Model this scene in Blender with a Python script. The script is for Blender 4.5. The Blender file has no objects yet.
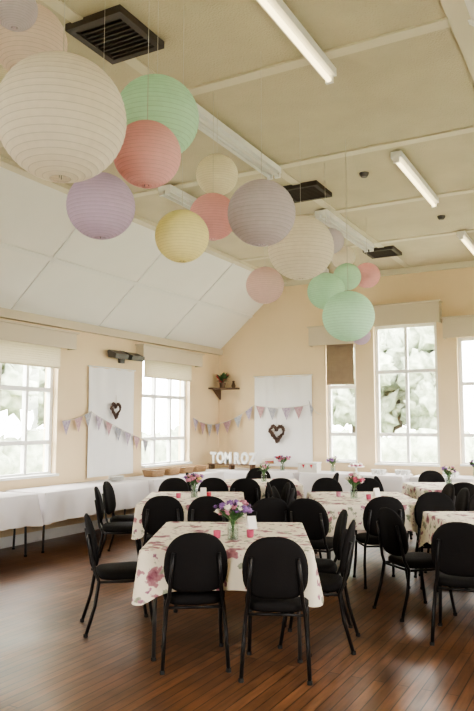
import bpy, math, random
from mathutils import Vector, Matrix, noise
random.seed(7)
scene = bpy.context.scene
COL = scene.collection
PI = math.pi

# ------------------------------------------------------------------ materials
def new_mat(name):
    m = bpy.data.materials.new(name); m.use_nodes = True
    nt = m.node_tree; nt.nodes.clear()
    out = nt.nodes.new('ShaderNodeOutputMaterial')
    return m, nt, out
def rgba(c): return (c[0], c[1], c[2], 1.0)
def pmat(name, col, rough=0.6, metal=0.0, var=0.0, vscale=8.0, bump=0.0, bscale=40.0, spec=0.5, col2=None):
    m, nt, out = new_mat(name)
    b = nt.nodes.new('ShaderNodeBsdfPrincipled')
    b.inputs['Base Color'].default_value = rgba(col)
    b.inputs['Roughness'].default_value = rough
    b.inputs['Metallic'].default_value = metal
    b.inputs['Specular IOR Level'].default_value = spec
    nt.links.new(b.outputs[0], out.inputs[0])
    tc = nt.nodes.new('ShaderNodeTexCoord')
    if var > 0 or col2:
        n = nt.nodes.new('ShaderNodeTexNoise'); n.inputs['Scale'].default_value = vscale
        n.inputs['Detail'].default_value = 4
        nt.links.new(tc.outputs['Object'], n.inputs['Vector'])
        r = nt.nodes.new('ShaderNodeValToRGB')
        c2 = col2 if col2 else tuple(x*(1-var) for x in col)
        r.color_ramp.elements[0].position = 0.35; r.color_ramp.elements[0].color = rgba(c2)
        r.color_ramp.elements[1].position = 0.65; r.color_ramp.elements[1].color = rgba(col)
        nt.links.new(n.outputs['Fac'], r.inputs[0]); nt.links.new(r.outputs[0], b.inputs['Base Color'])
    if bump > 0:
        n2 = nt.nodes.new('ShaderNodeTexNoise'); n2.inputs['Scale'].default_value = bscale
        nt.links.new(tc.outputs['Object'], n2.inputs['Vector'])
        bp = nt.nodes.new('ShaderNodeBump'); bp.inputs['Strength'].default_value = bump
        bp.inputs['Distance'].default_value = 0.01
        nt.links.new(n2.outputs['Fac'], bp.inputs['Height']); nt.links.new(bp.outputs[0], b.inputs['Normal'])
    return m
def emat(name, col, strength):
    m, nt, out = new_mat(name)
    e = nt.nodes.new('ShaderNodeEmission'); e.inputs[0].default_value = rgba(col); e.inputs[1].default_value = strength
    nt.links.new(e.outputs[0], out.inputs[0]); return m
def paper(name, col, tr=0.45):
    m, nt, out = new_mat(name)
    d = nt.nodes.new('ShaderNodeBsdfDiffuse'); t = nt.nodes.new('ShaderNodeBsdfTranslucent')
    mx = nt.nodes.new('ShaderNodeMixShader'); mx.inputs[0].default_value = tr
    tc = nt.nodes.new('ShaderNodeTexCoord'); n = nt.nodes.new('ShaderNodeTexNoise'); n.inputs['Scale'].default_value = 25
    n.inputs['Detail'].default_value = 3
    nt.links.new(tc.outputs['Object'], n.inputs['Vector'])
    r = nt.nodes.new('ShaderNodeValToRGB')
    r.color_ramp.elements[0].position = .3; r.color_ramp.elements[0].color = rgba([x*.95 for x in col])
    r.color_ramp.elements[1].position = .7; r.color_ramp.elements[1].color = rgba(col)
    nt.links.new(n.outputs['Fac'], r.inputs[0])
    nt.links.new(r.outputs[0], d.inputs[0]); nt.links.new(r.outputs[0], t.inputs[0])
    nt.links.new(d.outputs[0], mx.inputs[1]); nt.links.new(t.outputs[0], mx.inputs[2])
    nt.links.new(mx.outputs[0], out.inputs[0]); return m

M_wall = pmat('wall_paint_cream', (0.80,0.64,0.43), 0.8, var=.04, vscale=1.5, bump=.15, bscale=60)
M_wallL = M_wall
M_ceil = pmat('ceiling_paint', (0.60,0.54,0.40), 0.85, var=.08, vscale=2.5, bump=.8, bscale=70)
M_slope = pmat('slope_paint_white', (0.90,0.89,0.87), 0.8, var=.02, vscale=2)
M_trim = pmat('trim_paint_cream', (0.68,0.63,0.50), 0.6)
M_pelmet = pmat('pelmet_paint', (0.62,0.54,0.42), 0.6)
M_white = pmat('white_gloss_paint', (0.86,0.86,0.85), 0.4)
M_black = pmat('chair_upholstery_black', (0.009,0.0075,0.0075), 0.85, bump=.2, bscale=200, spec=.2)
M_frame = pmat('chair_frame_black_steel', (0.014,0.012,0.012), 0.4, metal=.4, spec=.4)
M_dark = pmat('dark_void', (0.015,0.013,0.012), 0.8)
M_slat = pmat('brown_slat', (0.05,0.038,0.03), 0.6)
M_tablecloth_w = pmat('white_linen', (0.76,0.72,0.74), 0.85, var=.04, vscale=4, bump=.2, bscale=20)
M_sheet = pmat('white_sheet', (0.83,0.82,0.82), 0.85, var=.03, vscale=3)
M_steel = pmat('table_leg_steel', (0.10,0.10,0.10), 0.4, metal=.8)
M_ply = pmat('table_top_ply', (0.35,0.22,0.12), 0.6, var=.2)
M_tan = pmat('wicker_tan', (0.42,0.27,0.15), 0.8, var=.4, vscale=60, bump=.6, bscale=120)
M_wickdark = pmat('twig_dark', (0.10,0.055,0.04), 0.85, var=.4, vscale=60)
M_green = pmat('leaf_green', (0.07,0.16,0.05), 0.6, var=.4, vscale=30)
M_stem = pmat('stem_green', (0.10,0.2,0.07), 0.6)
M_purple = pmat('petal_purple', (0.25,0.12,0.34), 0.6, var=.3, vscale=40)
M_pink = pmat('petal_pink', (0.65,0.26,0.36), 0.6, var=.3, vscale=40)
M_cream = pmat('petal_cream', (0.85,0.78,0.66), 0.6, var=.2, vscale=40)
M_yellow = pmat('petal_yellow', (0.80,0.62,0.18), 0.6, var=.2, vscale=40)
M_red = pmat('petal_red', (0.5,0.04,0.07), 0.5)
M_hotpink = pmat('votive_pink', (0.50,0.08,0.15), 0.3)
M_brown = pmat('brown_wood', (0.13,0.07,0.035), 0.5, var=.3, vscale=12)
M_blind = pmat('blind_brown', (0.30,0.22,0.15), 0.7, var=.1)
M_blindc = paper('blind_cream', (0.75,0.7,0.6), .5)
M_cake = pmat('sponge_cake', (0.55,0.33,0.16), 0.8, var=.3, vscale=30)
M_icing = pmat('icing', (0.85,0.80,0.76), 0.5)
M_china = pmat('white_china', (0.8,0.8,0.78), 0.2)
M_heater = pmat('heater_dark', (0.08,0.075,0.07), 0.4, metal=.4)
M_heatel = pmat('heater_reflector', (0.45,0.43,0.4), 0.25, metal=.9)
M_flagA = pmat('flag_lilac', (0.30,0.23,0.34), 0.8, col2=(0.50,0.44,0.50), vscale=25)
M_flagB = pmat('flag_rose', (0.52,0.38,0.36), 0.8, col2=(0.38,0.20,0.26), vscale=30)
M_flagC = pmat('flag_grey', (0.24,0.26,0.32), 0.8, col2=(0.48,0.46,0.48), vscale=28)
M_string = pmat('string', (0.6,0.58,0.52), 0.8)
M_grass = pmat('grass', (0.34,0.38,0.27), 0.9, var=.3, vscale=2)
M_bark = pmat('bark', (0.05,0.04,0.03), 0.9, var=.4, vscale=6)
M_leaf = pmat('tree_leaf', (0.42,0.46,0.36), 0.8, col2=(0.20,0.24,0.17), vscale=5, bump=1, bscale=6)
M_tube_on = emat('fluorescent_tube_lit', (1.0,0.80,0.42), 4.5)
M_tube_off = pmat('fluorescent_tube_off', (0.75,0.75,0.72), 0.3)
M_cup = pmat('paper_cup', (0.7,0.66,0.6), .5)

def glass(name, gl=.06, tint=(0.97,0.98,0.98)):
    m, nt, out = new_mat(name)
    t = nt.nodes.new('ShaderNodeBsdfTransparent'); t.inputs[0].default_value = rgba(tint)
    g = nt.nodes.new('ShaderNodeBsdfGlossy'); g.inputs['Roughness'].default_value = .03
    mx = nt.nodes.new('ShaderNodeMixShader'); mx.inputs[0].default_value = gl
    nt.links.new(t.outputs[0], mx.inputs[1]); nt.links.new(g.outputs[0], mx.inputs[2]); nt.links.new(mx.outputs[0], out.inputs[0])
    return m
M_glass = glass('window_glass')
M_jar = glass('jar_glass', .2, (0.85,0.92,0.9))

# wooden floor
def floor_mat():
    m, nt, out = new_mat('floorboards')
    b = nt.nodes.new('ShaderNodeBsdfPrincipled'); nt.links.new(b.outputs[0], out.inputs[0])
    tc = nt.nodes.new('ShaderNodeTexCoord'); mp = nt.nodes.new('ShaderNodeMapping')
    mp.inputs['Rotation'].default_value = (0,0,PI/2)
    nt.links.new(tc.outputs['Object'], mp.inputs['Vector'])
    br = nt.nodes.new('ShaderNodeTexBrick')
    br.inputs['Color1'].default_value = (0.185,0.088,0.043,1); br.inputs['Color2'].default_value = (0.115,0.055,0.028,1)
    br.inputs['Mortar'].default_value = (0.02,0.012,0.009,1)
    br.inputs['Scale'].default_value = 1; br.inputs['Brick Width'].default_value = 2.2; br.inputs['Row Height'].default_value = .075
    br.inputs['Mortar Size'].default_value = .004; br.offset = .37
    nt.links.new(mp.outputs[0], br.inputs['Vector'])
    mp2 = nt.nodes.new('ShaderNodeMapping'); mp2.inputs['Scale'].default_value = (14,1.2,1)
    nt.links.new(tc.outputs['Object'], mp2.inputs['Vector'])
    n = nt.nodes.new('ShaderNodeTexNoise'); n.inputs['Scale'].default_value = 2.5; n.inputs['Detail'].default_value = 6
    nt.links.new(mp2.outputs[0], n.inputs['Vector'])
    mx = nt.nodes.new('ShaderNodeMixRGB'); mx.blend_type = 'MULTIPLY'; mx.inputs[0].default_value = .8
    rr = nt.nodes.new('ShaderNodeValToRGB'); rr.color_ramp.elements[0].position=.3; rr.color_ramp.elements[1].position=.7
    rr.color_ramp.elements[0].color=(.5,.5,.5,1); rr.color_ramp.elements[1].color=(1.25,1.2,1.15,1)
    nt.links.new(n.outputs['Fac'], rr.inputs[0])
    nt.links.new(br.outputs['Color'], mx.inputs[1]); nt.links.new(rr.outputs[0], mx.inputs[2])
    # worn, scuffed patches
    n4 = nt.nodes.new('ShaderNodeTexNoise'); n4.inputs['Scale'].default_value = .9; n4.inputs['Detail'].default_value = 8; n4.inputs['Roughness'].default_value=.65
    nt.links.new(tc.outputs['Object'], n4.inputs['Vector'])
    r4 = nt.nodes.new('ShaderNodeValToRGB'); r4.color_ramp.elements[0].position=.35; r4.color_ramp.elements[1].position=.65
    r4.color_ramp.elements[0].color=(.66,.64,.64,1); r4.color_ramp.elements[1].color=(1.25,1.22,1.2,1)
    nt.links.new(n4.outputs['Fac'], r4.inputs[0])
    mx2 = nt.nodes.new('ShaderNodeMixRGB'); mx2.blend_type='MULTIPLY'; mx2.inputs[0].default_value=1
    nt.links.new(mx.outputs[0], mx2.inputs[1]); nt.links.new(r4.outputs[0], mx2.inputs[2])
    nt.links.new(mx2.outputs[0], b.inputs['Base Color'])
    n3 = nt.nodes.new('ShaderNodeTexNoise'); n3.inputs['Scale'].default_value = 1.3; n3.inputs['Detail'].default_value = 5
    nt.links.new(tc.outputs['Object'], n3.inputs['Vector'])
    mr = nt.nodes.new('ShaderNodeMapRange'); mr.inputs['From Min'].default_value=.3; mr.inputs['From Max'].default_value=.7
    mr.inputs['To Min'].default_value=.28; mr.inputs['To Max'].default_value=.46
    nt.links.new(n3.outputs['Fac'], mr.inputs[0]); nt.links.new(mr.outputs[0], b.inputs['Roughness'])
    b.inputs['Specular IOR Level'].default_value=.45
    bp = nt.nodes.new('ShaderNodeBump'); bp.inputs['Strength'].default_value=.35; bp.inputs['Distance'].default_value=.004
    nt.links.new(mx.outputs[0], bp.inputs['Height']); nt.links.new(bp.outputs[0], b.inputs['Normal'])
    return m
M_floor = floor_mat()

# floral table cloth
def floral_mat():
    m, nt, out = new_mat('floral_cloth')
    b = nt.nodes.new('ShaderNodeBsdfPrincipled'); b.inputs['Roughness'].default_value=.75
    nt.links.new(b.outputs[0], out.inputs[0])
    tc = nt.nodes.new('ShaderNodeTexCoord')
    def layer(prev, scale, thr, colA, colB, warp, off):
        mp = nt.nodes.new('ShaderNodeMapping'); mp.inputs['Location'].default_value=off
        nt.links.new(tc.outputs['Object'], mp.inputs['Vector'])
        n = nt.nodes.new('ShaderNodeTexNoise'); n.inputs['Scale'].default_value=scale*2.2; n.inputs['Detail'].default_value=3
        nt.links.new(mp.outputs[0], n.inputs['Vector'])
        add = nt.nodes.new('ShaderNodeMixRGB'); add.blend_type='LINEAR_LIGHT'; add.inputs[0].default_value=warp
        nt.links.new(mp.outputs[0], add.inputs[1]); nt.links.new(n.outputs['Color'], add.inputs[2])
        v = nt.nodes.new('ShaderNodeTexVoronoi'); v.inputs['Scale'].default_value=scale
        nt.links.new(add.outputs[0], v.inputs['Vector'])
        r = nt.nodes.new('ShaderNodeValToRGB')
        r.color_ramp.elements[0].position=thr; r.color_ramp.elements[0].color=(1,1,1,1)
        r.color_ramp.elements[1].position=thr+.04; r.color_ramp.elements[1].color=(0,0,0,1)
        nt.links.new(v.outputs['Distance'], r.inputs[0])
        r2 = nt.nodes.new('ShaderNodeValToRGB')
        r2.color_ramp.elements[0].position=.05; r2.color_ramp.elements[0].color=rgba(colA)
        r2.color_ramp.elements[1].position=thr; r2.color_ramp.elements[1].color=rgba(colB)
        nt.links.new(v.outputs['Distance'], r2.inputs[0])
        mx = nt.nodes.new('ShaderNodeMixRGB')
        nt.links.new(r.outputs[0], mx.inputs[0])
        if prev is None: mx.inputs[1].default_value=(0.78,0.70,0.57,1)
        else: nt.links.new(prev, mx.inputs[1])
        nt.links.new(r2.outputs[0], mx.inputs[2])
        return mx.outputs[0]
    o = layer(None, 9.5, .27, (0.18,0.20,0.13), (0.36,0.36,0.26), .07, (3.1,.7,.2))
    o = layer(o, 6.0, .33, (0.15,0.03,0.06), (0.42,0.20,0.22), .11, (0,0,0))
    o = layer(o, 12.0, .2, (0.20,0.07,0.12), (0.42,0.22,0.27), .05, (1.7,5.3,2.2))
    nt.links.new(o, b.inputs['Base Color'])
    return m
M_floral = floral_mat()

# ------------------------------------------------------------------ mesh builder
class MB:
    def __init__(s): s.v=[]; s.f=[]; s.m=[]; s.sm=[]; s.mats=[]
    def mi(s, mat):
        if mat not in s.mats: s.mats.append(mat)
        return s.mats.index(mat)
    def add(s, vs, fs, mat, smooth=False, M=None):
        o=len(s.v); k=s.mi(mat)
        for p in vs:
            p=Vector(p)
            if M is not None: p=M@p
            s.v.append(p)
        for f in fs:
            s.f.append([i+o for i in f]); s.m.append(k); s.sm.append(smooth)
    def box(s, x0,x1,y0,y1,z0,z1, mat, M=None):
        vs=[(x0,y0,z0),(x1,y0,z0),(x1,y1,z0),(x0,y1,z0),(x0,y0,z1),(x1,y0,z1),(x1,y1,z1),(x0,y1,z1)]
        s.add(vs,[(0,3,2,1),(4,5,6,7),(0,1,5,4),(1,2,6,5),(2,3,7,6),(3,0,4,7)],mat,False,M)
    def prism(s, pts, axis, a, b, mat):   # polygon (2D) extruded along axis
        def mk(p,t):
            if axis=='y': return (p[0],t,p[1])
            if axis=='x': return (t,p[0],p[1])
            return (p[0],p[1],t)
        n=len(pts); vs=[mk(p,a) for p in pts]+[mk(p,b) for p in pts]
        fs=[list(range(n))[::-1], list(range(n,2*n))]+[(i,(i+1)%n,n+(i+1)%n,n+i) for i in range(n)]
        s.add(vs,fs,mat)
    def tube(s, path, r, mat, seg=8, closed=False, M=None):
        path=[Vector(p) for p in path]; n=len(path); vs=[]; fs=[]
        up=None
        for i,p in enumerate(path):
            if closed: d=(path[(i+1)%n]-path[i-1])
            else: d=(path[min(i+1,n-1)]-path[max(i-1,0)])
            d.normalize()
            if up is None:
                up=Vector((0,0,1)) if abs(d.z)<.9 else Vector((0,1,0))
            a=(up-d*up.dot(d)).normalized(); b=d.cross(a); up=a
            rr=r[i] if isinstance(r,(list,tuple)) else r
            for k in range(seg):
                t=2*PI*k/seg; vs.append(p+a*rr*math.cos(t)+b*rr*math.sin(t))
        m=n if closed else n-1
        for i in range(m):
            for k in range(seg):
                j=(i+1)%n
                fs.append((i*seg+k,i*seg+(k+1)%seg,j*seg+(k+1)%seg,j*seg+k))
        if not closed:
            fs.append(list(range(seg))[::-1]); fs.append([(n-1)*seg+k for k in range(seg)])
        s.add(vs,fs,mat,True,M)
    def lathe(s, prof, mat, seg=24, c=(0,0,0), mats=None, M=None, smooth=True):
        for i in range(len(prof)-1):
            (r0,z0),(r1,z1)=prof[i],prof[i+1]
            mt=mats[i] if mats else mat
            vs=[];fs=[]
            for (r,z) in ((r0,z0),(r1,z1)):
                for k in range(seg):
                    t=2*PI*k/seg; vs.append((c[0]+r*math.cos(t),c[1]+r*math.sin(t),c[2]+z))
            for k in range(seg): fs.append((k,(k+1)%seg,seg+(k+1)%seg,seg+k))
            s.add(vs,fs,mt,smooth,M)
    def pad(s, outline, th, mat, fn, rings=((0,1),(.5,1),(.9,.92),(1,.4),(1,-.4),(.9,-.92),(.5,-1),(0,-1))):
        n=len(outline); cx=sum(p[0] for p in outline)/n; cy=sum(p[1] for p in outline)/n
        vs=[];fs=[]
        for (sc,h) in rings:
            for p in outline:
                vs.append(fn(cx+(p[0]-cx)*max(sc,.001), cy+(p[1]-cy)*max(sc,.001), h*th/2))
        for i in range(len(rings)-1):
            for k in range(n):
                fs.append((i*n+k,i*n+(k+1)%n,(i+1)*n+(k+1)%n,(i+1)*n+k))
        s.add(vs,fs,mat,True)
    def blob(s, c, r, mat, sub=2, amp=.2, freq=3.0, sc=(1,1,1), seed=0):
        import bmesh
        bm=bmesh.new(); bmesh.ops.create_icosphere(bm, subdivisions=sub, radius=1)
        vs=[]
        for v in bm.verts:
            k=1+amp*noise.noise(v.co*freq+Vector((seed*3.7,seed*1.3,0)))*2
            vs.append((c[0]+v.co.x*r*k*sc[0],c[1]+v.co.y*r*k*sc[1],c[2]+v.co.z*r*k*sc[2]))
        fs=[[v.index for v in f.verts] for f in bm.faces]; bm.free()
        s.add(vs,fs,mat,True)
    def mesh(s, name):
        me=bpy.data.meshes.new(name); me.from_pydata([tuple(p) for p in s.v],[],s.f)
        for mt in s.mats: me.materials.append(mt)
        me.polygons.foreach_set('material_index', s.m); me.polygons.foreach_set('use_smooth', s.sm)
        me.update(); return me
    def obj(s, name, loc=(0,0,0), rz=0, center=False):
        me=s.mesh(name)
        return place(me,name,loc,rz)
def place(me,name,loc,rz=0):
    o=bpy.data.objects.new(name,me); COL.objects.link(o); o.location=loc; o.rotation_euler=(0,0,rz); return o

# ------------------------------------------------------------------ room
XL, XR, YF, YB = -7.1, 0.7, 12.2, -2.0
ZE, ZC = 3.1, 4.4
XS1, XS2 = -5.6, -0.8
T=.25
m=MB(); m.box(XL-T,XR+T,YB-T,YF+T,-.1,0,M_floor); m.obj('floor')
m=MB(); m.box(XS1-.05,XS2+.05,YB-T,YF+T,ZC,ZC+.12,M_ceil); m.obj('ceiling')
sl=(ZC-ZE)/(XS1-XL)
m=MB(); m.prism([(XL-T,ZE-sl*T),(XS1,ZC),(XS1,ZC+.12),(XL-T,ZE-sl*T+.17)],'y',YB-T,YF+T,M_slope); m.obj('ceiling_slope_left')
m=MB(); m.prism([(XR+T,ZE-sl*T),(XS2,ZC),(XS2,ZC+.12),(XR+T,ZE-sl*T+.17)],'y',YB-T,YF+T,M_slope); m.obj('ceiling_slope_right')

WZ0,WZ1=.87,2.78
wins_left=[(2.3,3.8),(6.05,7.55),(9.6,11.1)]  # the nearest one is out of view, added to let in light
wins_right_fill=[(2.3,3.8),(6.05,7.55),(9.6,11.1)]  # unseen windows, added on this side for fill light
def side_wall(name,x0,x1,mat,wins):
    m=MB(); y=YB-T
    topz=ZE+.0
    for (a,b) in wins:
        m.box(x0,x1,y,a,0,topz,mat); m.box(x0,x1,a,b,0,WZ0,mat); m.box(x0,x1,a,b,WZ1,topz,mat); y=b
    m.box(x0,x1,y,YF+T,0,topz,mat)
    m.obj(name)
side_wall('wall_left',XL-T,XL,M_wallL,wins_left); side_wall('wall_right',XR,XR+T,M_wall,wins_right_fill)
def topz(x):
    if x<=XL: return ZE
    if x<XS1: return ZE+(x-XL)*sl
    if x<=XS2: return ZC
    if x<XR: return ZE+(XR-x)*sl
    return ZE
far_wins=[(-4.77,-4.18,.9,3.10),(-3.84,-2.70,.88,3.40),(-2.36,-1.77,.9,3.10)]
def end_wall(name,y0,y1,wins):
    m=MB(); br=sorted(set([XL,XS1,XS2,XR]+[w[0] for w in wins]+[w[1] for w in wins]))
    for a,b in zip(br[:-1],br[1:]):
        w=[q for q in wins if abs(q[0]-a)<1e-6]
        ta,tb=topz(a),topz(b)
        if w:
            w=w[0]
            m.box(a,b,y0,y1,0,w[2],M_wall); m.prism([(a,w[3]),(b,w[3]),(b,tb),(a,ta)],'y',y0,y1,M_wall)
        else: m.prism([(a,0),(b,0),(b,tb),(a,ta)],'y',y0,y1,M_wall)
    m.obj(name)
end_wall('wall_far',YF,YF+T,far_wins)
end_wall('wall_back',YB-T,YB,[(-4.4,-2.1,.9,3.0)])  # opening behind the camera, added to light the foreground

# windows
wn=[0]
def portal(loc,rot,sx,sy):
    l=bpy.data.lights.new('window_portal','AREA'); l.shape='RECTANGLE'; l.size=sx; l.size_y=sy
    l.cycles.is_portal=True
    o=bpy.data.objects.new('window_portal',l); COL.objects.link(o); o.location=loc; o.rotation_euler=rot
def window(axis, at, a,b,z0,z1, inward, cols, transoms, fw=.06):
    """axis 'x': wall plane X=at, spans Y a..b ; axis 'y': wall plane Y=at, spans X a..b. inward=+-1"""
    wn[0]+=1; m=MB()
    d0=at-inward*.16; d1=at-inward*.09
    lo,hi=min(d0,d1),max(d0,d1)
    def bx(p0,p1,q0,q1,mat,dlo=lo,dhi=hi):
        if axis=='x': m.box(dlo,dhi,p0,p1,q0,q1,mat)
        else: m.box(p0,p1,dlo,dhi,q0,q1,mat)
    g=.002
    bx(a+g,a+fw,z0+g,z1-g,M_white); bx(b-fw,b-g,z0+g,z1-g,M_white)
    bx(a+fw,b-fw,z0+g,z0+fw,M_white); bx(a+fw,b-fw,z1-fw,z1-g,M_white)
    for i in range(1,cols):
        c=a+(b-a)*i/cols; bx(c-.025,c+.025,z0+fw,z1-fw,M_white)
    for t in transoms: bx(a+fw,b-fw,t-.03,t+.03,M_white,lo-.005,hi+.005)
    mid=(lo+hi)/2; bx(a+fw,b-fw,z0+fw,z1-fw,M_glass,mid-.002,mid+.002)
    # sill board
    s0=at-inward*.09; s1=at+inward*.07; bx(a+g,b-g,z0+g,z0+.035,M_white,min(s0,s1),max(s0,s1))
    m.obj('window_%d'%wn[0])
    cx=(a+b)/2; cz=(z0+z1)/2; off=at-inward*.2
    if axis=='x':
        portal((off,cx,cz),(0,(-PI/2 if inward>0 else PI/2),0),z1-z0,b-a)
    else:
        portal((cx,off,cz),((-PI/2 if inward<0 else PI/2),0,0),b-a,z1-z0)
for (a,b) in wins_left: window('x',XL,a,b,WZ0,WZ1,1,3,(1.35,2.1))
for (a,b) in wins_right_fill: window('x',XR,a,b,WZ0,WZ1,-1,3,(1.35,2.1))
for i,(a,b,z0,z1) in enumerate(far_wins):
    window('y',YF,a,b,z0,z1,-1,1 if i!=1 else 2,(1.42,2.55) if i==1 else (1.42,2.3))
window('y',YB,-4.4,-2.1,.9,3.0,1,4,(2.2,))  # frame and portal of the added, unseen back window

# mouldings / trims
tn=[0]
def trim(fn):
    tn[0]+=1; m=MB(); fn(m); m.obj('trim_%d'%tn[0])
for Y in (1.0,2.85,4.7,6.6,8.4,10.2):
    trim(lambda m:m.box(XS1,XS2,Y-.055,Y+.055,ZC-.018,ZC,M_trim))
trim(lambda m:m.box(-3.2,-3.1,YB,YF,ZC-.012,ZC,M_trim))
nrm=Vector((sl,0,-1)).normalized()
def slope_strip(m,y0,y1,xa,xb,th=.02,mat=M_trim,side=1):
    def z(x): return ZE+(x-XL)*sl
    pts=[(xa,z(xa)),(xb,z(xb)),(xb+nrm.x*th,z(xb)+nrm.z*th),(xa+nrm.x*th,z(xa)+nrm.z*th)]
    if side<0: pts=[((XL+XR)-p[0],p[1]) for p in pts]
    m.prism(pts,'y',y0,y1,mat)
for Y in (1.0,2.85,4.7,6.6,8.4,10.2):
    trim(lambda m:slope_strip(m,Y-.03,Y+.03,XL,XS1,.015,M_white)); trim(lambda m:slope_strip(m,Y-.03,Y+.03,XL,XS1,.015,M_white,-1))
trim(lambda m:slope_strip(m,YB,YF,-6.38,-6.33,.015,M_white))
trim(lambda m:m.box(XS1-.06,XS1+.08,YB,YF,ZC-.05,ZC,M_trim)); trim(lambda m:m.box(XS2-.08,XS2+.06,YB,YF,ZC-.05,ZC,M_trim))
trim(lambda m:m.box(XL,XL+.09,YB,YF,ZE-.09,ZE+.03,M_pelmet)); trim(lambda m:m.box(XR-.09,XR,YB,YF,ZE-.09,ZE+.03,M_pelmet))
trim(lambda m:m.box(XS1,XS2,YF-.07,YF,ZC-.1,ZC,M_trim))
def bb(name,x0,x1,y0,y1):
    m=MB(); m.box(x0,x1,y0,y1,0,.14,M_white); m.obj(name)
bb('baseboard_left',XL,XL+.02,YB,YF); bb('baseboard_right',XR-.02,XR,YB,YF); bb('baseboard_far',XL+.02,XR-.02,YF-.02,YF); bb('baseboard_back',XL+.02,XR-.02,YB,YB+.02)

# pelmets
def pelmet(x0,x1,y0,y1,z0,z1,axis):
    m=MB(); t=.02; P=M_pelmet
    if axis=='x':
        m.box(x0,x1,y0,y1,z1-t,z1,P); m.box(x1-t,x1,y0,y1,z0,z1-t,P)
        m.box(x0,x1-t,y0,y0+t,z0,z1-t,P); m.box(x0,x1-t,y1-t,y1,z0,z1-t,P); m.box(x0,x1+.03,y0-.03,y1+.03,z1,z1+.025,P)
    else:
        m.box(x0,x1,y0,y1,z1-t,z1,P); m.box(x0,x1,y0,y0+t,z0,z1-t,P)
        m.box(x0,x0+t,y0+t,y1,z0,z1-t,P); m.box(x1-t,x1,y0+t,y1,z0,z1-t,P); m.box(x0-.02,x1+.02,y0-.03,y1,z1,z1+.025,P)
    m.obj('window_pelmet')
for (a,b) in wins_left:
    pelmet(XL,XL+.16,a-.2,b+.2,2.70,2.93,'x')
pelmet(-5.05,-3.98,YF-.16,YF,3.08,3.42,'y'); pelmet(-3.94,-2.60,YF-.2,YF,3.36,3.72,'y'); pelmet(-2.56,-1.49,YF-.16,YF,3.08,3.42,'y')
# blinds
def blind(axis,at,a,b,z0,z1,mat,inw):
    m=MB(); p=at+inw*.03
    n=10
    for i in range(n):
        q0=z0+(z1-z0)*i/n; q1=z0+(z1-z0)*(i+1)/n; o=.012
        if axis=='x': m.prism([(p,q0),(p+inw*o,q0),(p+inw*.002,q1),(p,q1)],'y',a,b,mat)
        else: m.prism([(p,q0),(p+inw*o,q0),(p+inw*.002,q1),(p,q1)],'x',a,b,mat)
    if axis=='x': m.tube([(p,a,z0),(p,b,z0)],.012,mat)
    else: m.tube([(a,p,z0),(b,p,z0)],.012,mat)
    m.obj('window_blind')
for (a,b) in wins_left: blind('x',XL,a,b,2.42,2.74,M_blindc,1)
blind('y',YF,-4.74,-4.21,2.35,3.2,M_blind,-1)

# ------------------------------------------------------------------ ceiling fittings
def batten(x,y0,y1,lit):
    m=MB()
    w=.055 if lit else .085
    m.box(x-w,x+w,y0,y1,ZC-.085,ZC-.022,M_white)
    for xx in ((x,) if lit else (x-.045,x+.045)):
        m.box(xx-.03,xx+.03,y0,y0+.03,ZC-.135,ZC-.085,M_white); m.box(xx-.03,xx+.03,y1-.03,y1,ZC-.135,ZC-.085,M_white)
        m.tube([(xx,y0+.03,ZC-.115),(xx,y1-.03,ZC-.115)],.019,M_tube_on if lit else M_tube_off,12)
    m.box(x-.02,x+.02,y0+.1,y0+.2,ZC-.022,ZC,M_white); m.box(x-.02,x+.02,y1-.2,y1-.1,ZC-.022,ZC,M_white)
    m.obj('fluorescent_batten_light')
for y in (3.2,6.75,10.1): batten(-1.85,y,y+1.7,True)
batten(-3.15,4.75,6.6,False); batten(-3.25,8.2,10.2,False); batten(-3.15,1.2,2.8,False)
for y in (2.9,6.45,9.9): batten(-4.5,y,y+1.6,False)
def hatch(x,y,s=.32,l=.3):
    m=MB(); z=ZC-.022
    for (a,b,c,d) in ((x-s,x+s,y-l,y-l+.05),(x-s,x+s,y+l-.05,y+l),(x-s,x-s+.05,y-l+.05,y+l-.05),(x+s-.05,x+s,y-l+.05,y+l-.05)):
        m.box(a,b,c,d,z-.03,ZC,M_slat)
    m.box(x-s+.05,x+s-.05,y-l+.05,y+l-.05,z-.002,z+.01,M_dark)
    n=9
    for i in range(n):
        yy=y-l+.07+(2*l-.14)*i/(n-1); m.box(x-s+.05,x+s-.05,yy-.006,yy+.006,z-.02,z,M_slat)
    m.obj('ceiling_vent')
hatch(-3.02,3.71,.24,.26); hatch(-3.15,7.45,.25,.25); hatch(-3.2,10.75,.25,.25)
for (x,y) in ((-2.35,7.25),(-1.95,9.3)):
    m=MB(); m.lathe([(0,ZC-.045),(.035,ZC-.045),(.05,ZC-.02),(.055,ZC)],M_heater,16,(x,y,0)); m.obj('smoke_detector')

# ------------------------------------------------------------------ grid helper: the tables are laid out on a grid turned to the hall axis
GA=math.radians(28.7); CA,SA=math.cos(GA),math.sin(GA)
def G(d,l): return (-SA*d+CA*l, CA*d+SA*l)

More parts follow.
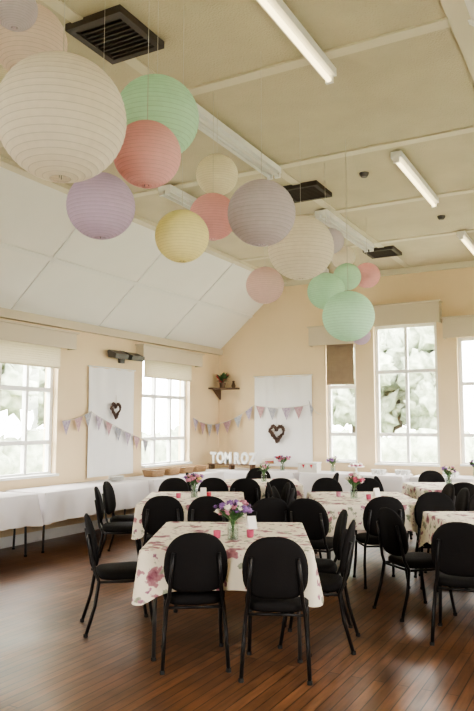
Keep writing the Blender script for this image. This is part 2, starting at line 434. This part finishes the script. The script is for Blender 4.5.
# ------------------------------------------------------------------ lanterns
PAL={'cream':(0.97,0.91,0.83),'ivory':(0.97,0.92,0.78),'blush':(0.94,0.82,0.77),'lilac':(0.73,0.61,0.76),'greylilac':(0.77,0.71,0.77),
     'mint':(0.70,0.93,0.76),'pink':(0.96,0.64,0.65),'palepink':(0.95,0.77,0.75),'yellow':(0.97,0.90,0.56)}
PM={k:(paper('paper_'+k,v,.5),paper('paper_rib_shadow_'+k,[x*.82 for x in v],.4)) for k,v in PAL.items()}  # second of each pair: rib bands, wire shadow put into a darker paper colour
M_wire=pmat('lantern_wire',(0.3,0.3,0.3),.4,metal=.8)
def lantern(d,l,z,R,c):
    m=MB(); pm,pr=PM[c]
    N=25; t0=.16; prof=[]; ms=[]
    dl=.007
    for i in range(N+1):
        t=t0+(PI-2*t0)*i/N
        for tt in (t-dl,t+dl):
            prof.append((R*math.sin(tt),R*.97*math.cos(tt)))
        ms.append(pr)
        if i<N:
            tm=t+(PI-2*t0)/N/2
            prof.append((R*.993*math.sin(tm),R*.97*.993*math.cos(tm))); ms+= [pm,pm]
    m.lathe(prof,pm,44,mats=ms)
    rt=R*math.sin(t0); zt=R*.97*math.cos(t0)
    m.tube([(rt*math.cos(k*PI/8),rt*math.sin(k*PI/8),zt) for k in range(16)],.003,M_wire,6,closed=True)
    m.tube([(rt,0,zt),(rt*.5,0,zt*.98),(0,0,zt+.01),(-rt*.5,0,zt*.98),(-rt,0,zt)],.0025,M_wire,6)
    m.tube([(.012,0,-zt),(.012,0,zt)],.002,M_wire,6); m.tube([(-.012,0,-zt),(-.012,0,zt)],.002,M_wire,6)
    m.tube([(0,0,zt),(0,0,ZC-z)],.0018,M_string,5)
    x,y=G(d,l); m.obj('paper_lantern',(x,y,z),random.random()*6)
for a in [(3.11,-.82,3.03,.30,'cream'),(3.99,-1.26,3.92,.225,'blush'),(3.27,-1.11,3.68,.11,'greylilac'),(3.95,-.476,3.42,.25,'mint'),
          (3.44,-.463,2.99,.175,'pink'),(3.96,-.80,2.885,.2,'lilac'),(4.38,-.356,2.82,.175,'yellow'),(5.95,-.177,3.81,.187,'ivory'),
          (5.61,-.2,3.325,.2,'pink'),(4.95,.18,3.15,.25,'greylilac'),(6.15,.58,3.20,.30,'cream'),(7.45,.306,3.12,.208,'palepink'),
          (7.17,.94,3.0,.2,'mint'),(8.5,1.375,3.44,.175,'mint'),(6.57,1.07,2.64,.25,'mint'),(9.15,1.75,3.6,.175,'pink'),
          (8.55,1.19,3.91,.165,'greylilac'),(9.9,1.55,4.03,.175,'cream'),(10.7,1.93,2.99,.156,'lilac'),(4.4,-1.57,3.92,.12,'ivory')]:
    lantern(*a)

# ------------------------------------------------------------------ chairs
def chair_mesh():
    m=MB()
    def se(t,a,b,n):
        c,s=math.cos(t),math.sin(t)
        return (a*math.copysign(abs(c)**(2/n),c), b*math.copysign(abs(s)**(2/n),s))
    ol=[se(2*PI*i/36,.215-.0,.215,3.6) for i in range(36)]
    m.pad(ol,.065,M_black,lambda x,y,h:(x*(1+.08*y/.215),y,.432+h+ (0.006 if h>0 else 0)*(1-(x/.22)**2)))
    ob=[]
    for i in range(40):
        t=2*PI*i/40; s=math.sin(t)
        if s>=0: x,z=se(t,.213,.235,2.4)
        else:
            x,z=se(t,.213,.165,3.6); x*=1-.12*(-s)
        ob.append((x,z))
    def bf(x,z,h):
        zz=.66+z; return (x, -.235-(zz-.5)*.16 + .5*x*x*1.3 + h, zz)
    m.pad(ob,.042,M_black,bf)
    def by(zz,x): return -.235-(zz-.5)*.16+.65*x*x-.026
    for s in (-1,1):
        # rear leg + back upright (one bent tube)
        m.tube([(s*.215,-.30,.006),(s*.205,-.235,.22),(s*.19,-.205,.40),(s*.175,by(.47,.175),.47),(s*.165,by(.6,.165),.6),(s*.15,by(.76,.15),.76)],.0135,M_frame,8)
        # front leg
        m.tube([(s*.21,.225,.006),(s*.2,.19,.22),(s*.195,.165,.405)],.0135,M_frame,8)
        m.tube([(s*.195,.175,.395),(s*.195,0,.39),(s*.19,-.205,.395)],.0105,M_frame,8)
        for (x,y) in ((s*.215,-.30),(s*.21,.225)): m.lathe([(0,0),(.017,0),(.017,.02),(0.012,.025)],M_dark,10,(x,y,0))
    m.tube([(-.195,.15,.39),(.195,.15,.39)],.01,M_frame,8); m.tube([(-.19,-.2,.39),(.19,-.2,.39)],.01,M_frame,8)
    return m.mesh('dining_chair')
CH=chair_mesh()
def chair(d,l,phi):
    x,y=G(d,l); place(CH,'dining_chair',(x,y,0),GA+math.radians(phi))
for c in [(4.97,-.30,6),(4.79,.27,-6),(5.72,-.92,-74),(5.32,.58,76),(5.90,.61,88),
          (7.34,-.76,3),(7.30,-.27,-4),(8.1,-1.33,-82),(8.75,-1.35,-95),(7.9,.34,82),(8.6,.34,95),(9.1,-.85,178),(9.1,-.3,184),
          (7.15,.27,12),(7.05,.80,-28),
          (7.28,1.46,3),(8.15,.72,-85),(8.7,.68,-92),(7.9,2.28,88),(8.5,2.3,92),(9.1,1.2,180),(9.1,1.72,176),
          (6.15,1.56,-70),(5.44,1.74,-22),(7.15,2.05,172),(7.15,2.65,184),
          (9.6,.10,2),(9.62,.60,-3),(10.4,-.45,-90),(10.4,1.2,90),(11.2,.35,180),
          (8.95,2.8,0),(9.0,3.3,4),(9.7,2.22,-90),(10.55,3.0,180)]:
    chair(*c)

# ------------------------------------------------------------------ tables
def rrect(w,l,r,n):
    pts=[]
    seg=[]
    for (cx,cy,a0) in ((w/2-r,l/2-r,0),(-w/2+r,l/2-r,PI/2),(-w/2+r,-l/2+r,PI),(w/2-r,-l/2+r,3*PI/2)):
        for i in range(7):
            a=a0+PI/2*i/6; seg.append((cx+r*math.cos(a),cy+r*math.sin(a),math.cos(a),math.sin(a),abs(math.sin(2*a))))
    out=[]
    N=len(seg)
    for i in range(N):
        p,q=seg[i],seg[(i+1)%N]; L=math.hypot(p[0]-q[0],p[1]-q[1]); k=max(1,int(L/.035))
        for j in range(k):
            t=j/k; out.append(tuple(p[e]*(1-t)+q[e]*t for e in range(5)))
    return out
def cloth(m,w,l,drop,z,mat,cd=.1,amp=.022,seed=0):
    P=rrect(w+.012,l+.012,.03,0); n=len(P)
    rows=[(0,0),(.4,0),(.8,0),(.97,0),(1,-.006)]
    vs=[];fs=[]
    for sc,dz in rows:
        for p in P: vs.append((p[0]*max(sc,.001),p[1]*max(sc,.001),z+dz))
    K=6
    hw,hl=w/2,l/2
    for k in range(1,K+1):
        t=k/K
        for i,p in enumerate(P):
            cn=math.exp(-((abs(p[0])-hw)**2+(abs(p[1])-hl)**2)/.02)
            dr=drop+cd*cn
            s=noise.noise(Vector((p[0]*7+seed,p[1]*7,seed)))*1.6+.5*math.sin((p[0]*1.0-p[1]*1.0)*22+seed)
            o=t*(.012+amp*s+amp*.6+.03*cn)
            nx,ny=p[2],p[3]; L=math.hypot(nx,ny) or 1
            vs.append((p[0]+nx/L*o,p[1]+ny/L*o,z-.006-dr*t))
    R=len(rows)+K
    for i in range(R-1):
        for k in range(n): fs.append((i*n+k,i*n+(k+1)%n,(i+1)*n+(k+1)%n,(i+1)*n+k))
    m.add(vs,fs,mat,True)
ZT=.756
def table(name,x,y,rz,w,l,drop,mat,cd=.1,seed=0,inset=.1):
    m=MB()
    m.box(-w/2,w/2,-l/2,l/2,.715,.745,M_ply)
    for sx in (-1,1):
        for sy in (-1,1):
            X=sx*(w/2-inset); Y=sy*(l/2-inset)
            m.tube([(X,Y,.72),(X*1.02,Y*1.02,0.004)],.014,M_steel,8); m.lathe([(0,0),(.018,0),(.018,.02),(.014,.02)],M_dark,8,(X*1.02,Y*1.02,0))
    for sy in (-1,1):
        Y=sy*(l/2-inset); m.tube([(-(w/2-inset),Y,.66),(w/2-inset,Y,.66)],.01,M_steel,6)
    cloth(m,w,l,drop,.754,mat,cd,seed=seed)
    return m.obj(name,(x,y,0),rz)
tabs=[(5.50,-.05,1.18,1.40,-2,1),(8.2,-.5,1.15,1.45,0,2),(8.2,1.47,1.15,1.45,0,3),(6.25,2.44,1.2,1.4,0,4),(10.4,.37,1.1,1.2,0,5),(9.75,3.0,1.1,1.2,0,6)]
for (d,l,w,L,ph,sd) in tabs:
    x,y=G(d,l); table('dining_table_with_floral_cloth',x,y,GA+math.radians(ph),w,L,.25,M_floral,.10,seed=sd)
# buffet tables with white cloths
for (y0,y1) in ((4.2,6.45),(6.5,8.75),(8.8,11.05)):
    table('buffet_table_with_white_cloth',XL+.44,(y0+y1)/2,0,.70,y1-y0-.08,.36,M_tablecloth_w,.02,seed=y0)
for (x0,x1) in ((-6.95,-5.05),(-5.0,-3.1),(-3.05,-1.15)):
    table('buffet_table_with_white_cloth',(x0+x1)/2,YF-.47,0,x1-x0-.08,.70,.45,M_tablecloth_w,.02,seed=x0)

# ------------------------------------------------------------------ flower jars
def flower_jar(seed,h=.14,spread=.11,pal=None,n=16):
    rnd=random.Random(seed); m=MB(); pal=pal or [M_purple,M_pink,M_cream,M_purple]
    m.lathe([(0,.0),(.038,0),(.042,.008),(.042,h*.72),(.034,h*.85),(.034,h),(.036,h),(.031,h-.002)],M_jar,20)
    m.lathe([(.0,.005),(.038,.006),(.038,h*.55),(0,h*.55)],M_jar,16)
    for i in range(n):
        a=rnd.random()*2*PI; r=spread*math.sqrt(rnd.random()); z=h+.05+.12*rnd.random()*(1-.5*r/spread)
        top=Vector((r*math.cos(a),r*math.sin(a),z))
        m.tube([(-.015*math.cos(a),-.015*math.sin(a),.01),(.02*math.cos(a),.02*math.sin(a),h),top],.0022,M_stem,5)
        mt=rnd.choice(pal); br=.018+.014*rnd.random()
        m.blob(top,br*.75,mt,2,.25,5,seed=i)
        d=Vector((math.cos(a)*.5,math.sin(a)*.5,1)).normalized(); u=d.orthogonal().normalized(); w=d.cross(u)
        for k in range(7):
            t=2*PI*k/7; e=u*math.cos(t)+w*math.sin(t); f=u*math.cos(t+.45)+w*math.sin(t+.45); g=u*math.cos(t-.45)+w*math.sin(t-.45)
            m.add([top,top+f*br*.9+d*br*.2,top+e*br*1.5+d*br*.4,top+g*br*.9+d*br*.2],[(0,1,2,3)],mt)
    for i in range(30):
        a=rnd.random()*2*PI; r=spread*(.6+.5*rnd.random()); z=h+.01+.13*rnd.random()
        b=Vector((.02*math.cos(a),.02*math.sin(a),h)); t=Vector((r*math.cos(a),r*math.sin(a),z)); s=Vector((-math.sin(a),math.cos(a),0))*.016
        md=(b+t)/2+Vector((0,0,.02)); m.add([b,md+s,t,md-s],[(0,1,2,3)],M_green)
    return m
def put(mb,name,x,y,z,rz=0): return mb.obj(name,(x,y,z),rz)
def jar_at(d,l,seed,**k):
    x,y=G(d,l); put(flower_jar(seed,**k),'jar_of_flowers',x,y,ZT)
jar_at(5.25,-.03,1,h=.14,spread=.14,n=34,pal=[M_purple,M_pink,M_purple,M_purple,M_pink,M_cream]); jar_at(8.2,-.5,2,n=20,pal=[M_purple,M_pink,M_yellow]); jar_at(8.1,1.35,3,pal=[M_pink,M_purple,M_cream,M_hotpink],n=20)
jar_at(6.2,2.3,4); jar_at(10.4,.4,5,pal=[M_cream,M_pink]); jar_at(9.75,2.95,6)
def votive(mat):
    m=MB(); m.lathe([(0,0),(.022,0),(.027,.01),(.029,.055),(.026,.055),(.024,.02),(0,.02)],mat,18); m.lathe([(0,.02),(.022,.02),(.022,.035),(0,.036)],M_icing,14)
    m.tube([(0,0,.034),(0,0,.046)],.0015,M_dark,5); return m
for (d,l,mt) in ((5.32,-.15,M_hotpink),(5.35,.1,M_hotpink),(8.15,-.68,M_hotpink),(8.25,-.33,M_red),(8.0,1.5,M_hotpink),(8.3,1.2,M_pink),(10.3,.55,M_pink)):
    x,y=G(d,l); put(votive(mt),'votive_candle_holder',x,y,ZT)
def card():
    m=MB(); m.prism([(-.045,0),(-.042,0),(0,.095),(.042,0),(.045,0),(0,.1)],'x',-.035,.035,M_icing); return m
for (d,l,r) in ((5.8,.12,.3),(8.35,-.4,0),(8.3,1.65,.4)):
    x,y=G(d,l); put(card(),'menu_card',x,y,ZT,GA+r)

# ------------------------------------------------------------------ buffet items
def basket(w=.3,l=.22,h=.09,fill=M_cake):
    m=MB(); P=rrect(w,l,.04,0); n=len(P)
    for j in range(6):
        z=.012+j*(h-.012)/5; s=.85+.15*j/5
        m.tube([(p[0]*s,p[1]*s,z) for p in P[::2]],.0105,M_tan,6,closed=True)
    m.box(-w*.4,w*.4,-l*.4,l*.4,.004,.02,M_tan)
    rnd=random.Random(w*100+l)
    for i in range(9):
        m.blob(((rnd.random()-.5)*w*.62,(rnd.random()-.5)*l*.62,h*.75),.036,fill,2,.15,2,(1,1,.75),i)
    return m
def cakestand(kind=0):
    m=MB(); m.lathe([(0,0),(.06,0),(.055,.012),(.018,.03),(.014,.09),(.03,.1),(.14,.105),(.148,.12),(.143,.12),(.13,.112),(0,.112)],M_china,32)
    if kind==0:
        m.lathe([(0,.113),(.11,.113),(.112,.12),(.112,.15),(.108,.152)],M_cake,28); m.lathe([(.108,.152),(.112,.158),(.108,.166)],M_red,28)
        m.lathe([(.108,.166),(.112,.17),(.112,.20),(.1,.212),(0,.214)],M_icing,28)
    else:
        for i in range(7):
            a=i*PI/3; r=.085 if i<6 else 0
            c=(r*math.cos(a),r*math.sin(a),0)
            m.lathe([(0,.113),(.022,.113),(.03,.145)],M_pink,12,c); m.lathe([(.03,.145),(.033,.152),(.02,.17),(0,.182)],M_icing,12,c)
    return m
def cups():
    m=MB()
    for i in range(3):
        for j in range(2):
            c=(i*.085,j*.085,0); m.lathe([(0,.002),(.022,0),(.036,.08),(.038,.082),(.034,.08),(.02,.006),(0,.006)],M_china,16,c)
            m.tube([(c[0]+.032,c[1],.06),(c[0]+.052,c[1],.055),(c[0]+.05,c[1],.03),(c[0]+.028,c[1],.025)],.004,M_china,6)
    return m
def plates():
    m=MB()
    for i in range(8): m.lathe([(0,.004+i*.008),(.06,i*.008),(.075,.004+i*.008),(.115,.016+i*.008),(.115,.019+i*.008),(.07,.008+i*.008),(0,.007+i*.008)],M_china,28)
    return m
for i,y in enumerate((9.4,9.85,10.3,10.72)):
    put(basket(.34,.24,.1,M_cake if i%2 else M_icing),'wicker_basket_of_food',XL+.4,y,ZT,PI/2)
put(plates(),'stack_of_plates',XL+.42,8.4,ZT)
put(flower_jar(12,pal=[M_red,M_pink,M_purple],n=22,spread=.14),'jar_of_flowers',-5.45,YF-.5,ZT)
put(flower_jar(13,pal=[M_cream,M_purple]),'jar_of_flowers',-4.5,YF-.4,ZT)
put(cakestand(0),'cake_stand_with_sponge_cake',-5.8,YF-.4,ZT); put(cakestand(1),'cake_stand_with_cupcakes',-4.05,YF-.45,ZT)
put(cups(),'tea_cup_set',-3.7,YF-.6,ZT); put(cups(),'tea_cup_set',-3.3,YF-.55,ZT); put(plates(),'stack_of_plates',-2.75,YF-.5,ZT); put(cups(),'tea_cup_set',-2.5,YF-.6,ZT)
put(flower_jar(14),'jar_of_flowers',-2.05,YF-.4,ZT); put(plates(),'stack_of_plates',-1.7,YF-.5,ZT)
m=MB(); m.box(-.18,.18,-.1,.1,0,.16,M_cup); m.box(-.19,.19,-.11,.11,.16,.18,M_white)
for i in range(5):
    x=-.15+i*.075; m.add([(x-.03,-.104,.14),(x+.03,-.104,.14),(x,-.104,.07)],[(0,1,2)],M_red if i%2 else M_china)
put(m,'gift_card_box',-4.85,YF-.65,ZT)

# wooden riser + letters TOM ROZ
m=MB(); m.box(-.48,.48,-.09,.09,.085,.105,M_brown); m.box(-.46,-.42,-.08,.08,0,.085,M_brown); m.box(.42,.46,-.08,.08,0,.085,M_brown); m.box(-.02,.02,-.08,.08,0,.085,M_brown)
put(m,'wooden_riser_shelf',-6.43,YF-.66,ZT)
m_letters=MB()
def letters():
    x0=-6.88
    for i,ch in enumerate("TOM ROZ"):
        if ch==' ': x0+=.055; continue
        cu=bpy.data.curves.new('ltr','FONT'); cu.body=ch; cu.size=.28; cu.extrude=.02; cu.bevel_depth=.003; cu.offset=.010
        ob=bpy.data.objects.new('ltr',cu); COL.objects.link(ob)
        dg=bpy.context.evaluated_depsgraph_get(); me=bpy.data.meshes.new_from_object(ob.evaluated_get(dg))
        xs=[v.co.x for v in me.vertices]; zs=[v.co.y for v in me.vertices]
        vs=[(x0+(v.co.x-min(xs))*.68, -v.co.z, v.co.y-min(zs)) for v in me.vertices]
        m_letters.add(vs,[list(p.vertices) for p in me.polygons],M_white)
        x0+=(max(xs)-min(xs))*.68+.014
        bpy.data.objects.remove(ob)
    m_letters.obj('tom_roz_letter_sign',(0,YF-.68,ZT+.106))
letters()

# ------------------------------------------------------------------ banners, hearts, bunting
def banner(axis,at,a,b,z0,z1,seed):
    m=MB(); nu,nv=24,16; vs=[];fs=[]
    for side in (0,1):
        for j in range(nv+1):
            for i in range(nu+1):
                u=a+(b-a)*i/nu; z=z0+(z1-z0)*j/nv
                o=.022+.010*math.sin(i*.9+seed+j*.1)+.005*noise.noise(Vector((u*4,z*2,seed)))+side*.004
                if j==nv: z-=.02*math.sin(PI*((i%6)/6.0))
                vs.append((at+o,u,z) if axis=='x' else (u,at-o,z))
    W=nu+1; S=W*(nv+1)
    for s in (0,1):
        for j in range(nv):
            for i in range(nu): k=s*S+j*W+i; fs.append((k,k+1,k+W+1,k+W))
    m.add(vs,fs,M_sheet,True)
    if axis=='x': m.tube([(at+.03,a-.02,z1),(at+.03,b+.02,z1)],.01,M_white)
    else: m.tube([(a-.02,at-.03,z1),(b+.02,at-.03,z1)],.01,M_white)
    m.obj('hanging_white_sheet')
banner('x',XL,8.19,9.34,.80,2.50,1); banner('y',YF,-6.27,-5.05,.80,2.54,2)
def heart(axis,x,y,z,s,mat,thick):
    m=MB(); rnd=random.Random(3)
    for r in range(7):
        P=[]
        for i in range(40):
            t=2*PI*i/40; hx=16*math.sin(t)**3/16*.9; hz=(13*math.cos(t)-5*math.cos(2*t)-2*math.cos(3*t)-math.cos(4*t))/16
            o=thick*(rnd.random()-.5); p=(hx*s+o, thick*.6*(rnd.random()-.5), hz*s+thick*(rnd.random()-.5))
            P.append(p if axis=='y' else (p[1],p[0],p[2]))
        m.tube(P,thick*.16,mat,5,closed=True)
    m.tube([(0,0,s*.35),(0,0,s*1.9)],.004,M_string,5)
    m.obj('wicker_heart',(x,y,z))
heart('x',XL+.09,8.78,1.84,.12,M_wickdark,.05); heart('y',-5.75,YF-.10,1.45,.16,M_wickdark,.07)
def bunting(pts,sag,name='bunting',fs=.19):
    m=MB(); P=[]
    for a,b in zip(pts[:-1],pts[1:]):
        a=Vector(a);b=Vector(b); n=max(6,int((b-a).length/.05))
        for i in range(n):
            t=i/n; p=a.lerp(b,t); p.z-=sag*4*t*(1-t); P.append(p)
    P.append(Vector(pts[-1]))
    m.tube(P,.005,M_string,5)
    acc=0; nxt=.08; k=0
    for i in range(len(P)-1):
        acc+=(P[i+1]-P[i]).length
        if acc>=nxt:
            d=(P[i+1]-P[i]).normalized(); c=P[i]; h=fs; w=fs*.42
            m.add([c-d*w,c+d*w,c+Vector((0,0,-h))],[(0,1,2)],(M_flagA,M_flagB,M_flagC)[k%3]); k+=1; nxt+=w*2+.07
    m.obj(name)
bunting([(XL+.07,7.62,1.66),(XL+.07,8.2,1.80),(XL+.07,9.75,1.30)],.03,fs=.22)
bunting([(XL+.07,11.15,1.72),(XL+.07,YF-.12,1.62),(-6.27,YF-.07,1.98),(-5.05,YF-.07,1.98),(-4.85,YF-.07,1.8)],.06,fs=.24)

# corner shelf with ornaments
m=MB(); m.prism([(XL,YF),(XL,YF-.42),(XL+.12,YF-.42),(XL+.48,YF-.1),(XL+.48,YF)],'z',2.30,2.33,M_brown); m.prism([(YF,2.3),(YF,2.1),(YF-.3,2.3)],'x',XL+.02,XL+.05,M_brown); m.obj('corner_shelf')
m=MB(); m.lathe([(0,0),(.05,0),(.065,.1),(.058,.1),(.05,.09),(0,.09)],M_brown,18)
rnd=random.Random(5)
for i in range(70):
    a=rnd.random()*2*PI; r=.05+.13*rnd.random(); z=.1+.22*rnd.random(); b=Vector((0,0,.09)); t=Vector((r*math.cos(a),r*math.sin(a),z)); s=Vector((-math.sin(a),math.cos(a),0))*.03
    md=(b+t)/2+Vector((0,0,.04)); m.add([b,md+s,t,md-s],[(0,1,2,3)],M_green if i%4 else M_red)
put(m,'potted_plant',XL+.2,YF-.2,2.33)
m=MB(); m.lathe([(0,0),(.03,0),(.045,.04),(.02,.11),(.025,.14),(.018,.14),(.015,.11),(0,.1)],M_brown,16); put(m,'small_vase',XL+.39,YF-.09,2.33)
# twin electric heater on the left wall
m=MB()
m.box(0,.05,-.06,.06,-.1,.1,M_heater)
m.tube([(.04,-.34,0),(.04,.34,0)],.015,M_heater)
for s in (-1,1):
    y0,y1=(.05,.38) if s>0 else (-.38,-.05)
    m.prism([(.04,.07),(.07,.09),(.22,.02),(.20,-.05),(.06,-.03)],'y',y0,y1,M_heater)
    m.prism([(.20,-.051),(.06,-.031),(.065,-.036),(.195,-.056)],'y',y0+.02,y1-.02,M_heatel)
m.obj('wall_heater',(XL,8.98,2.82-.12))

# ------------------------------------------------------------------ exterior
m=MB(); m.box(-40,30,-30,45,-.5,-.4,M_grass); m.obj('ground')
def tree(x,y,h,r,seed):
    m=MB(); rnd=random.Random(seed)
    m.tube([(0,0,-.1),(.05,.03,h*.3),(-.05,.1,h*.65)],[.22,.17,.1],M_bark,10)
    for i in range(30):
        a=rnd.random()*2*PI; q=r*.85*math.sqrt(rnd.random())
        m.blob((q*math.cos(a),q*math.sin(a),h*(.42+.5*rnd.random())),r*(.14+.18*rnd.random()),M_leaf,3,.6,4,seed=seed+i)
    m.obj('tree',(x,y,-.4))
for i,(x,y,h,r) in enumerate([(-16,9,6,2.2),(-14.5,11.3,6.5,2.4),(-18,13,7,2.5),(-15,17,6,2.2),(-19,5,7,2.6),(-9,26,6,2.2),(-6.5,23,5.5,2.2),(-2,29,7,2.5),(-12,22,5,2),(3,26,6,2)]):
    tree(x,y,h,r,i*5)
def hedge(x0,x1,y0,y1,h,seed):
    m=MB(); L=max(x1-x0,y1-y0); n=int(L/.7)
    for i in range(n+1):
        t=i/n; m.blob((x0+(x1-x0)*t,y0+(y1-y0)*t,h*.45),.75,M_leaf,3,.25,2.5,(1,1,h*.62/.75),seed+i)
    m.obj('hedge',(0,0,-.4))
hedge(-13,-13,0,20,1.6,3); hedge(-13,6,20,20,1.6,40)

# ------------------------------------------------------------------ world & camera
w=bpy.data.worlds.new('overcast_sky'); scene.world=w; w.use_nodes=True
bg=w.node_tree.nodes['Background']; bg.inputs[0].default_value=(1.0,0.975,0.93,1); bg.inputs[1].default_value=25.0
scene.view_settings.view_transform='AgX'
try: scene.view_settings.look='AgX - Medium High Contrast'
except Exception as e: print(e)
scene.view_settings.exposure=0.1
cam=bpy.data.cameras.new('camera'); co=bpy.data.objects.new('camera',cam); COL.objects.link(co)
cam.sensor_fit='VERTICAL'; cam.sensor_height=36; cam.lens=35; cam.clip_start=.05
co.location=(0,0,1.61); co.rotation_euler=(math.radians(95.66),0,GA)
scene.camera=co
